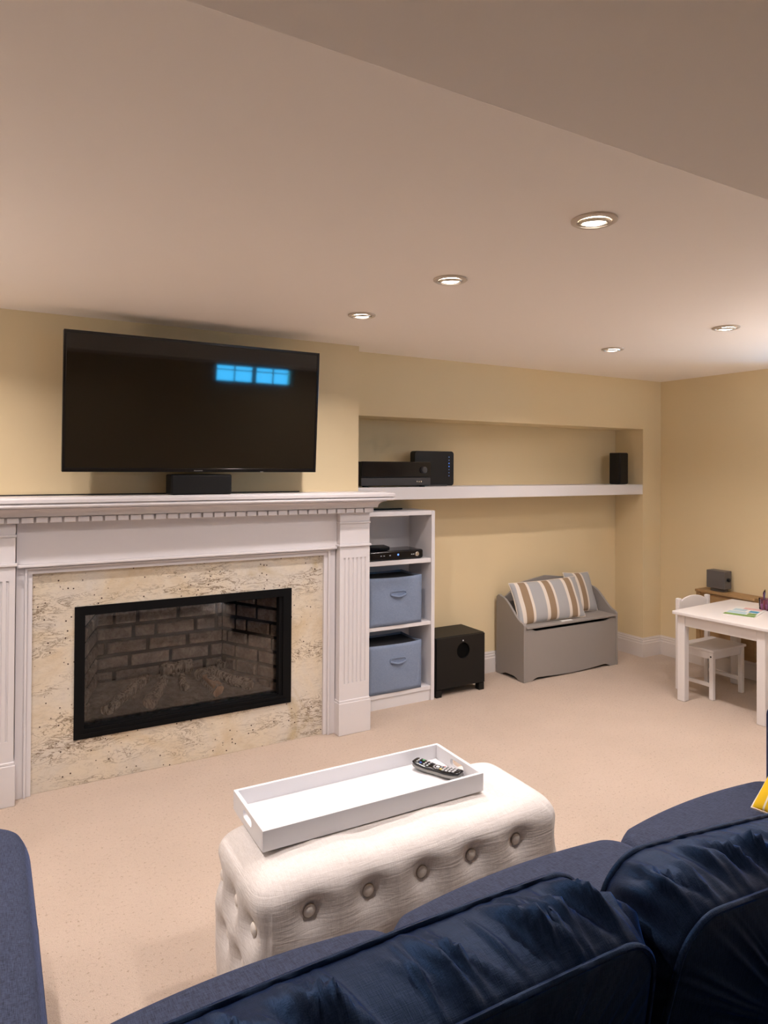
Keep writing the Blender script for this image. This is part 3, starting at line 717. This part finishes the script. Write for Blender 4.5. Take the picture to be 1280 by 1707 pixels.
knife_pillow('striped_pillow', 'long tan cream and grey striped pillow in front on the toy bench', 'pillow', .585, .285, .115,
             pose((3.322, 3.505, .494), R_(-22), R_(-1), R_(-3)), 'stripe_fabric', 3, 'cream_cord')
knife_pillow('striped_pillow', 'second striped pillow half hidden behind the front one, at the bench right end', 'pillow', .30, .29, .075,
             pose((3.722, 3.590, .503), R_(-20), R_(4), R_(8)), 'stripe_fabric', 5, 'cream_cord')
m = MB(); m.box(3.36, 3.46, 3.404, 3.432, .3622, .3640); tag(m.build('care_tag', 'paper'), 'small pale tag lying on the bench lid under the pillow', 'tag')

# ------------------------------------------------------------------ wall box and grey speaker
wb = thing('wooden_wall_box', 'shallow tan wooden box fixed to the right wall above the baseboard', 'box', (4.34, 2.84, .15))
MB().box(4.285, 4.409, 2.630, 3.060, .545, .563).build('top_board', 'tan_wood', wb, bevel=.002)
MB().box(4.300, 4.409, 2.635, 3.055, .146, .5448).build('body', 'tan_wood', wb, bevel=.002)
MB().box(4.292, 4.2998, 2.635, 2.665, .150, .5448).build('stile', 'tan_wood', wb); MB().box(4.292, 4.2998, 3.025, 3.055, .150, .5448).build('stile', 'tan_wood', wb)
gs = thing('grey_speaker', 'small grey box speaker with a side knob on top of the wooden wall box', 'speaker', (4.34, 2.92, .563))
MB().box(4.305, 4.385, 2.850, 2.985, .584, .706).build('cabinet', 'grey_box_paint', gs, bevel=.004)
MB().box(4.320, 4.375, 2.868, 2.965, .5632, .5845).build('base', 'grey_box_paint', gs, bevel=.003)
MB().lathe([(.013, 0), (.013, .010), (.009, .014), (.001, .014)], n=20, M=Matrix.Translation((4.345, 2.8498, .648)) @ MY, cap1=True).build('knob', 'black_plastic', gs, smooth=40)

# ------------------------------------------------------------------ play table, chairs
TBZ = .540
tb = thing('play_table', 'low white wooden children\'s play table at the right edge', 'table', (3.955, 2.465, 0), rz=R_(4.3))
tw_, td_ = .345, .285
MB().prism(rrect(0, 0, tw_, td_, .012, 3), XY, TBZ-.019, TBZ).build('tabletop', 'kid_white', tb, local=True, bevel=.004, seg=3)
for sx in (-1, 1):
    for sy in (-1, 1):
        cx, cy = sx*(tw_-.048), sy*(td_-.048); MB().box(cx-.024, cx+.024, cy-.024, cy+.024, 0, TBZ-.0192).build('leg', 'kid_white', tb, local=True, bevel=.004)
for sy in (-1, 1): MB().box(-tw_+.073, tw_-.073, sy*(td_-.036)-.008, sy*(td_-.036)+.008, TBZ-.085, TBZ-.0195).build('apron', 'kid_white', tb, local=True, bevel=.002)
for sx in (-1, 1): MB().box(sx*(tw_-.036)-.008, sx*(tw_-.036)+.008, -td_+.073, td_-.073, TBZ-.085, TBZ-.0195).build('apron', 'kid_white', tb, local=True, bevel=.002)
def kid_chair(loc, rz, label):
    t = thing('child_chair', label, 'chair', loc, rz)   # faces local -y
    a, f, b = .145, -.12, .115
    for s_ in (-1, 1):
        MB().box(s_*a-.014, s_*a+.014, f-.014, f+.014, 0, .2898).build('front_leg', 'kid_white', t, local=True, bevel=.005)
        MB().box(s_*a-.014, s_*a+.014, b-.014, b+.014, 0, .578).build('back_post', 'kid_white', t, local=True, bevel=.005)
        MB().box(s_*a-.008, s_*a+.008, f+.0145, b-.0145, .075, .098).build('stretcher', 'kid_white', t, local=True, bevel=.003)
        MB().box(s_*a-.008, s_*a+.008, f+.0145, b-.0145, .245, .2898).build('side_rail', 'kid_white', t, local=True, bevel=.002)
        MB().lathe([(.005, 0), (.005, .001)], n=12, M=Matrix.Translation((s_*(a+.0142), f, .262)) @ Matrix.Rotation(R_(90*s_), 4, 'Y'), cap1=True).build('screw', 'black_metal', t, local=True)
    MB().box(-a+.0145, a-.0145, f-.008, f+.008, .245, .2898).build('front_rail', 'kid_white', t, local=True, bevel=.002)
    MB().prism([(-a-.022, f-.022), (a+.022, f-.022), (a+.022, b-.0145), (-a-.022, b-.0145)], XY, .290, .305).build('seat', 'kid_white', t, local=True, bevel=.004)
    top = [(-a+.0145, .46), (a-.0145, .46)] + [((a-.0145)*math.cos(PI*k_/14), .535+.052*math.sin(PI*k_/14)) for k_ in range(15)]
    MB().prism(top, XZ, b-.007, b+.007).build('back_rest', 'kid_white', t, local=True, bevel=.003)
    return t
kid_chair((3.945, 2.715, 0), 0, 'white wooden child chair tucked under the far side of the play table')
kid_chair((3.965, 2.175, 0), R_(180), 'white wooden child chair mostly out of frame at the near side of the table')
ck = thing('coloring_book', 'open coloring book with blue and green pictures lying on the play table', 'book', (3.94, 2.475, TBZ+.0002), rz=R_(18))
MB().box(-.145, .145, -.085, .085, 0, .004).build('pages', 'paper', ck, local=True, bevel=.001)
for x0, x1, y0, y1, mm in ((-.145, -.095, -.084, .084, 'print_green'), (-.090, -.02, -.02, .08, 'print_pale'), (-.085, -.03, -.075, -.03, 'print_green'), (-.015, .05, -.07, -.02, 'print_blue'), (.0, .07, 0, .07, 'print_pale'), (.07, .135, -.07, .03, 'print_pink')):
    MB().box(x0, x1, y0, y1, .004, .0045).build('picture', mm, ck, local=True)
cu = thing('pencil_cup', 'purple see-through cup of pencils on the play table', 'cup', (4.102, 2.455, TBZ+.0002))
MB().lathe([(.001, 0), (.026, 0), (.031, .072), (.029, .072), (.0245, .004), (.001, .004)], n=28).build('cup_wall', 'cup_glass', cu, smooth=50, local=True)
for i, (ax, ay, mm, lb) in enumerate(((-.3, .1, 'pencil_purple', 'purple'), (.2, .25, 'pencil_red', 'red'), (.05, -.3, 'pencil_teal', 'teal'), (-.15, -.2, 'pencil_purple', 'dark plum'), (.3, -.1, 'pencil_wood', 'plain wood'))):
    b0 = Vector((4.102-ax*.02, 2.455-ay*.02, TBZ+.006)); d = Vector((ax*.35, ay*.35, 1)).normalized(); L = .095+.004*i
    t = thing('pencil', lb+' pencil standing in the cup on the play table', 'pencil', b0[:])
    MB().tube([b0, b0+d*L], .0036, 6).build('shaft', mm, t); MB().tube([b0+d*L, b0+d*(L+.012)], [.0036, .0006], 6).build('tip', 'black_plastic', t)

# ------------------------------------------------------------------ ottoman, tray, remote
OX0, OX1, OY0, OY1, OZ = .537, 1.497, 1.505, 1.880, .415
ot = thing('tufted_ottoman', 'long cream linen ottoman bench with button tufted sides in front of the sofa', 'ottoman', ((OX0+OX1)/2, (OY0+OY1)/2, 0))
oc = Vector(((OX0+OX1)/2, (OY0+OY1)/2)); ha, hb = (OX1-OX0)/2, (OY1-OY0)/2
bf = [(.673+.162*k_, .328) for k_ in range(5)] + [(.592+.162*k_, .170) for k_ in range(6)]
be = [(1.730, .292), (1.846, .288), (1.590, .29), (1.726, .155), (1.832, .150), (1.66, .16)]
be = [(1.575, .292), (1.70, .292), (1.825, .292), (1.64, .17), (1.765, .17)]
def otto(i, j):
    # i around, j from bottom to top centre
    th_ = 2*PI*i; N_ = 9.0
    c_, s_ = math.cos(th_), math.sin(th_); k_ = (abs(c_)**N_+abs(s_)**N_)**(-1/N_)
    x, y = c_*k_, s_*k_
    r = .068
    if j < .62:
        z = .012+(OZ-r-.012)*(j/.62); ins = 0
    elif j < .80:
        a = (j-.62)/.18*PI/2; z = OZ-r+r*math.sin(a); ins = r*(1-math.cos(a))
    else:
        q = (j-.80)/.20; z = OZ+.010*math.sin(q*PI/2); ins = r+(1-.0)*q*(hb-r-.002)
    X = oc.x+x*(ha-ins) if ins < hb else oc.x; Y = oc.y+y*(hb-ins)
    X = oc.x+x*max(ha-ins*(1 if j < .8 else 1), 0.0)
    if j > .8:
        q = (j-.80)/.20; X = oc.x+x*(ha-r)*(1-q*.62); Y = oc.y+y*(hb-r)*(1-q)
    nrm = Vector((x if abs(x) >= abs(y)-.02 else 0, y if abs(y) >= abs(x)-.02 else 0)); 
    zz = z/OZ; d = 0
    pl = .010*math.sin(min(1, z/OZ)*PI)      # soft belly
    if j <= .8:
        front = y < -.8; back = y > .8; left = x < -.8; right = x > .8
        pts = []
        if abs(y) > abs(x): pts = [((X-bx_), (z-bz_)) for bx_, bz_ in bf]
        else: pts = [((Y-by_), (z-bz_)) for by_, bz_ in be]
        dd = 0
        for du, dz in pts:
            q2 = (du*du+dz*dz); dd = max(dd,   .017*math.exp(-q2/(2*.022**2))+.012*math.exp(-(du*du/(2*.045**2)+dz*dz/(2*.04**2))))
        for du, dz in pts:     # diagonal pull creases
            for sg in (-1, 1):
                e = (dz*.80+sg*du*1.0)/1.28; al = math.hypot(du, dz)
                if dz < .01: dd = max(dd, .010*math.exp(-(e/.010)**2)*max(0, 1-al/.11))
        d = pl-dd*min(1, max(0, (OZ-.02-z)/.04) if z > OZ-.06 else 1)
        corner = min(abs(x), abs(y)); 
        if corner > .90: d -= (corner-.90)*.05*(1+.5*math.sin(z*150))
    # pillowy top
    if j > .62:
        wv = .008*math.sin(X*19)*math.sin((Y-OY0)*8.5)+.003*math.sin(X*43+Y*11)
        z += wv*min(1, (j-.62)/.2)*.6*(0 if .61 < X < 1.29 and j > .9 else 1)
    L = math.hypot(x, y)
    if abs(y) > abs(x): Y += d*(1 if y > 0 else -1); X += .3*d*x
    else: X += d*(1 if x > 0 else -1); Y += .3*d*y
    return (X, Y, z)
NU, NV = 520, 110
# re-spread the angle so that samples are even along the perimeter
ang = []
def perim(n):
    out = []; per = 4*(ha+hb)
    for k_ in range(n):
        s_ = per*k_/n
        if s_ < 2*hb: p = (ha, -hb+s_)
        elif s_ < 2*hb+2*ha: p = (ha-(s_-2*hb), hb)
        elif s_ < 4*hb+2*ha: p = (-ha, hb-(s_-2*hb-2*ha))
        else: p = (-ha+(s_-4*hb-2*ha), -hb)
        out.append((math.atan2(p[1]/hb, p[0]/ha)/(2*PI)) % 1.0)
    return out
PA = perim(NU)
m = MB(); m.grid(lambda i, j: otto(PA[int(round(i*NU)) % NU], j), NU, NV, cu=True)
m.f.append(tuple((NV-1)*NU+k_ for k_ in range(NU))); m.mi.append(0)
m.build('upholstery', 'linen', ot, smooth=180)
def button(pos, M):
    mm = MB(); mm.lathe([(.0150, -.002), (.0155, .002), (.0125, .0055), (.007, .0075), (.001, .008)], n=22, M=Matrix.Translation(pos) @ M, cap1=True); mm.build('tufting_button', 'button_fabric', ot, smooth=80)
    mm = MB(); mm.tube([Matrix.Translation(pos) @ M @ Vector((.0158*math.cos(2*PI*k_/24), .0158*math.sin(2*PI*k_/24), 0)) for k_ in range(24)], .0016, 6, closed=True); mm.build('button_rim', 'rim_thread', ot, smooth=80)
for bx_, bz_ in bf: button((bx_, OY0+.0175, bz_), MY)
MXn = Matrix.Rotation(R_(-90), 4, 'Y')
for by_, bz_ in be: button((OX0+.0165, by_, bz_), MXn)
for x in (OX0+.08, OX1-.08):
    for y in (OY0+.06, OY1-.06): MB().lathe([(.018, 0), (.022, .03)], x, y, 0, 16, cap0=True, cap1=True).build('foot', 'black_plastic', ot)

TZ = .4270
tr = thing('serving_tray', 'white rectangular serving tray with slot handles lying on the ottoman', 'tray', (.947, 1.766, TZ), rz=R_(-.8))
ta, tdp, thh, tk = .347, .1265, .054, .010
MB().box(-ta+tk, ta-tk, -tdp+tk, tdp-tk, 0.001, .009).build('base', 'tray_white', tr, local=True)
for sy in (-1, 1): MB().box(-ta, ta, min(sy*tdp, sy*(tdp-tk)), max(sy*tdp, sy*(tdp-tk)), 0, thh).build('long_side', 'tray_white', tr, local=True, bevel=.0015)
def slot_end(x):
    inner = rrect(0, .030, .036, .0105, .0104, 6); n_ = len(inner); outer = []
    hw, z0, z1 = tdp-tk-.0002, .0, thh
    for (u, v) in inner:
        a = math.atan2((v-.030)/.0105, u/.036); c_, s_ = math.cos(a), math.sin(a)
        tx = hw/abs(c_) if abs(c_) > 1e-6 else 1e9; tz = ((z1-.03)/s_ if s_ > 1e-6 else ((z0-.03)/s_ if s_ < -1e-6 else 1e9)); t_ = min(tx, tz); outer.append([c_*t_, .03+s_*t_])
    for cn in ((hw, z1), (-hw, z1), (-hw, z0), (hw, z0)):
        i = min(range(n_), key=lambda q: (outer[q][0]-cn[0])**2+(outer[q][1]-cn[1])**2*4); outer[i] = list(cn)
    MB().ringplate(outer, inner, YZ, x, x+tk).build('handle_end', 'tray_white', tr, local=True)
slot_end(-ta); slot_end(ta-tk)
rm = thing('remote_control', 'black curved remote control with grey and coloured keys in the tray', 'remote control', (1.222, 1.778, TZ+.0095), rot=(0, 0, R_(-64)))
def rprof(u):   # half-width along the length u in -1..1
    return .0235*(1-.16*math.cos(u*PI*1.0)**2*(1 if abs(u) < .5 else 0))*(1-max(0, abs(u)-.72)**2*7)**.5
def rz_(u): return .006+.007*u*u
def rshape(mm, zlo, zhi, sc=1.0):
    def f(i, j):
        a = 2*PI*i; u = -1+2*j; w__ = max(.002, rprof(u))*sc; c_, s_ = math.cos(a), math.sin(a)
        q = (abs(c_)**3+abs(s_)**3)**(-1/3)
        return (u*.084, c_*q*w__, rz_(u)+(zlo+zhi)/2+s_*q*(zhi-zlo)/2*(1 if abs(u) < .97 else .5))
    mm.grid(f, 24, 40, cu=True); n_ = 24; o_ = len(mm.v)-24*40
    mm.f += [tuple(o_+k_ for k_ in range(n_)), tuple(o_+39*n_+k_ for k_ in range(n_))]; mm.mi += [0, 0]
m = MB(); rshape(m, -.004, .010, 1.02); m.build('lower_shell', 'remote_silver', rm, smooth=70, local=True)
m = MB(); rshape(m, .007, .017, .98); m.build('upper_shell', 'black_gloss', rm, smooth=70, local=True)
m = MB()
def key(mm, x, y, a, b): u = x/.084; z = rz_(u)+.0165; mm.box(x-a, x+a, y-b, y+b, z, z+.0018)
for r_ in range(4):
    for c_ in range(3): key(m, .062-.012*r_, -.012+.012*c_, .0036, .0042)
for k_ in range(12):
    a = k_/12*2*PI; key(m, .002+.013*math.cos(a), .013*math.sin(a), .0022, .0022)
for k_ in range(3): key(m, -.030, -.012+.012*k_, .0028, .0034); key(m, -.042, -.012+.012*k_, .0028, .0034); key(m, -.068, -.01+.01*k_, .0026, .003)
o = m.build('keys', 'button_grey', rm, local=True); o['kind'] = 'stuff'
m = MB(); key(m, .002, 0, .005, .005); m.build('key', 'white_dot', rm, local=True, label='pale round centre key')
for x, y, mm in ((-.056, -.010, 'key_blue'), (.022, .013, 'key_red'), (.018, -.010, 'key_yellow'), (-.056, .010, 'key_green')):
    m = MB(); key(m, x, y, .0034, .0034); m.build('key', mm, rm, local=True, label=mm[4:]+' key')

# ------------------------------------------------------------------ sectional sofa
sf = thing('sectional_sofa', 'dark navy fabric sectional sofa with chaise, seen from behind in the foreground', 'sofa', (1.0, .9, 0))
def cushion(name, M, a, b, t, r, material, seed, crown=.01, puff=.02, wr=.004, parent=sf, bulge=.012, piping=True, side_bow=.006, nfold=26, N=360, slant=.35):
    """outline in local XZ (a,b half sizes), thickness along local Y (half t)"""
    rr = random.Random(seed)
    base = rrect(0, 0, a, b, r, 10); P = []
    # resample evenly
    L = [0]
    for i in range(len(base)): p, q = base[i], base[(i+1) % len(base)]; L.append(L[-1]+math.hypot(q[0]-p[0], q[1]-p[1]))
    tot = L[-1]
    for k_ in range(N):
        s_ = tot*k_/N; i = max(j for j in range(len(base)) if L[j] <= s_); p, q = base[i], base[(i+1) % len(base)]; f_ = (s_-L[i])/max(1e-9, L[i+1]-L[i])
        P.append(Vector((p[0]+(q[0]-p[0])*f_, p[1]+(q[1]-p[1])*f_)))
    for p in P:
        u, v = p.x/a, p.y/b; p.y += (crown if v > 0 else side_bow)*(1-u*u)*v; p.x += side_bow*(1-v*v)*u
    NR = [Vector(((P[(k_+1) % N]-P[k_-1]).y, -(P[(k_+1) % N]-P[k_-1]).x)).normalized() for k_ in range(N)]
    folds = [(rr.uniform(0, tot), rr.uniform(.3, 1.0)*.0115, rr.uniform(.3, 1.2)*wr, rr.uniform(.0, slant*2.4), rr.uniform(-.5, .5)*t) for _ in range(nfold)]
    def fold(k_, y):
        s_ = tot*k_/N; d = 0; y_ = y/t
        for c_, w__, am, sl, yc in folds:
            e = (s_-c_-sl*y+tot/2) % tot-tot/2
            if abs(e) < 4*w__: d += am*math.exp(-(e/w__)**2)*(1-.5*abs(y_))
        return d
    rings = []
    for s_ in (.02, .15, .3, .45, .6, .72, .82, .90, .96, 1.0): rings.append((s_, -t-puff*(1-s_**2.4), 0))
    for j in range(1, 10): q = -1+2*j/10; rings.append((1.0, q*t, bulge*(1-q*q)))
    for s_ in (1.0, .96, .90, .82, .72, .6, .45, .3, .15, .02): rings.append((s_, t+puff*(1-s_**2.4), 0))
    vs = []; fs = []
    for s_, y, bl_ in rings:
        for k_ in range(N):
            edge_ = 1.0 if s_ >= 1 and bl_ > 0 else 0
            d = (bl_+fold(k_, y)*bl_/bulge) if edge_ else 0
            yy = y
            if s_ < 1 and s_ > .5: yy += (1 if y > 0 else -1)*fold(k_, y)*.5*(1-s_)*4
            p = P[k_]*s_+NR[k_]*d; vs.append(M @ Vector((p.x, yy, p.y)))
    for j in range(len(rings)-1):
        for k_ in range(N): fs.append((j*N+k_, j*N+(k_+1) % N, (j+1)*N+(k_+1) % N, (j+1)*N+k_))
    fs += [tuple(range(N-1, -1, -1)), tuple(range((len(rings)-1)*N, len(rings)*N))]
    o = MB().add(vs, fs).build(name, material, parent, smooth=180)
    if piping:
        for sg in (-1, 1):
            m_ = MB(); m_.tube([M @ Vector((P[k_].x+NR[k_].x*.001, sg*t, P[k_].y+NR[k_].y*.001)) for k_ in range(0, N, 3)], .0042, 6, closed=True)
            m_.build('piping', material, o, smooth=60)
    return o
# base and back frame
MB().box(.10, 2.36, .33, 1.205, .07, .275).build('base_frame', 'sofa_fabric_lit', sf, bevel=.02, seg=3)
MB().box(-.66, .085, .33, 2.03, .07, .275).build('chaise_frame', 'sofa_fabric_lit', sf, bevel=.02, seg=3)
MB().box(-.66, 2.36, .27, .50, .07, .615).build('back_frame', 'sofa_fabric_blue_glint', sf, bevel=.03, seg=4)
MB().box(2.074, 2.335, .34, 1.245, .10, .668).build('arm', 'sofa_fabric_blue_glint', sf, bevel=.024, seg=5)
MB().box(-.86, -.665, .34, 1.225, .10, .60).build('arm', 'sofa_fabric_lit', sf, bevel=.035, seg=5)
for x, y in ((-.6, .4), (.0, 1.95), (-.6, 1.95), (2.28, .4), (2.28, 1.15), (.2, 1.1), (1.2, .4)): MB().box(x-.03, x+.03, y-.03, y+.03, 0, .0705).build('foot', 'black_plastic', sf)
FL = Matrix(((1,0,0,0),(0,0,1,0),(0,1,0,0),(0,0,0,1)))    # local XZ outline -> world XY, local Y -> world Z
def seat(x0, x1, y0, y1, zc, t, seed, crown=.03, nm='seat_cushion', cr=.05):
    M = Matrix.Translation(((x0+x1)/2, (y0+y1)/2, zc)) @ FL
    return cushion(nm, M, (x1-x0)/2, (y1-y0)/2, t, cr, 'sofa_fabric_lit', seed, crown, .024, .001, piping=False, bulge=.022, side_bow=.004, nfold=10)
seat(.112, .708, .56, 1.228, .378, .074, 1); seat(.722, 1.398, .56, 1.228, .378, .074, 2); seat(1.412, 2.062, .56, 1.228, .378, .074, 3)
seat(-.655, .070, .56, 2.060, .375, .074, 4, .03, 'chaise_cushion', .10)
def backc(x0, x1, seed, zt=.858, ry=0):
    h = .46; lean = R_(9)
    M = Matrix.Translation(((x0+x1)/2, .648, zt-.008-h/2-(x1-x0)/2*math.sin(R_(ry)))) @ Matrix.Rotation(lean, 4, 'X') @ Matrix.Rotation(R_(ry), 4, 'Y')
    return cushion('back_cushion', M, (x1-x0)/2, h/2,    .062, .055, 'sofa_fabric_blue_glint', seed, .008, .024, .0105, bulge=.009, nfold=190, N=720)
backc(.04, .700, 11); backc(.722, 1.395, 12, .862, 7.5); backc(1.41, 2.055, 13, .80); backc(-.63, .025, 14)
knife_pillow('yellow_pillow', 'bright yellow throw pillow with white curved lines on the sofa at the right edge', 'pillow', .39, .38, .12,
             Matrix(((0, -.714, .70, 1.915), (1, 0, 0, .905), (0, .70, .714, .625), (0, 0, 0, 1))), 'yellow_print', 8, 'cream_cord')
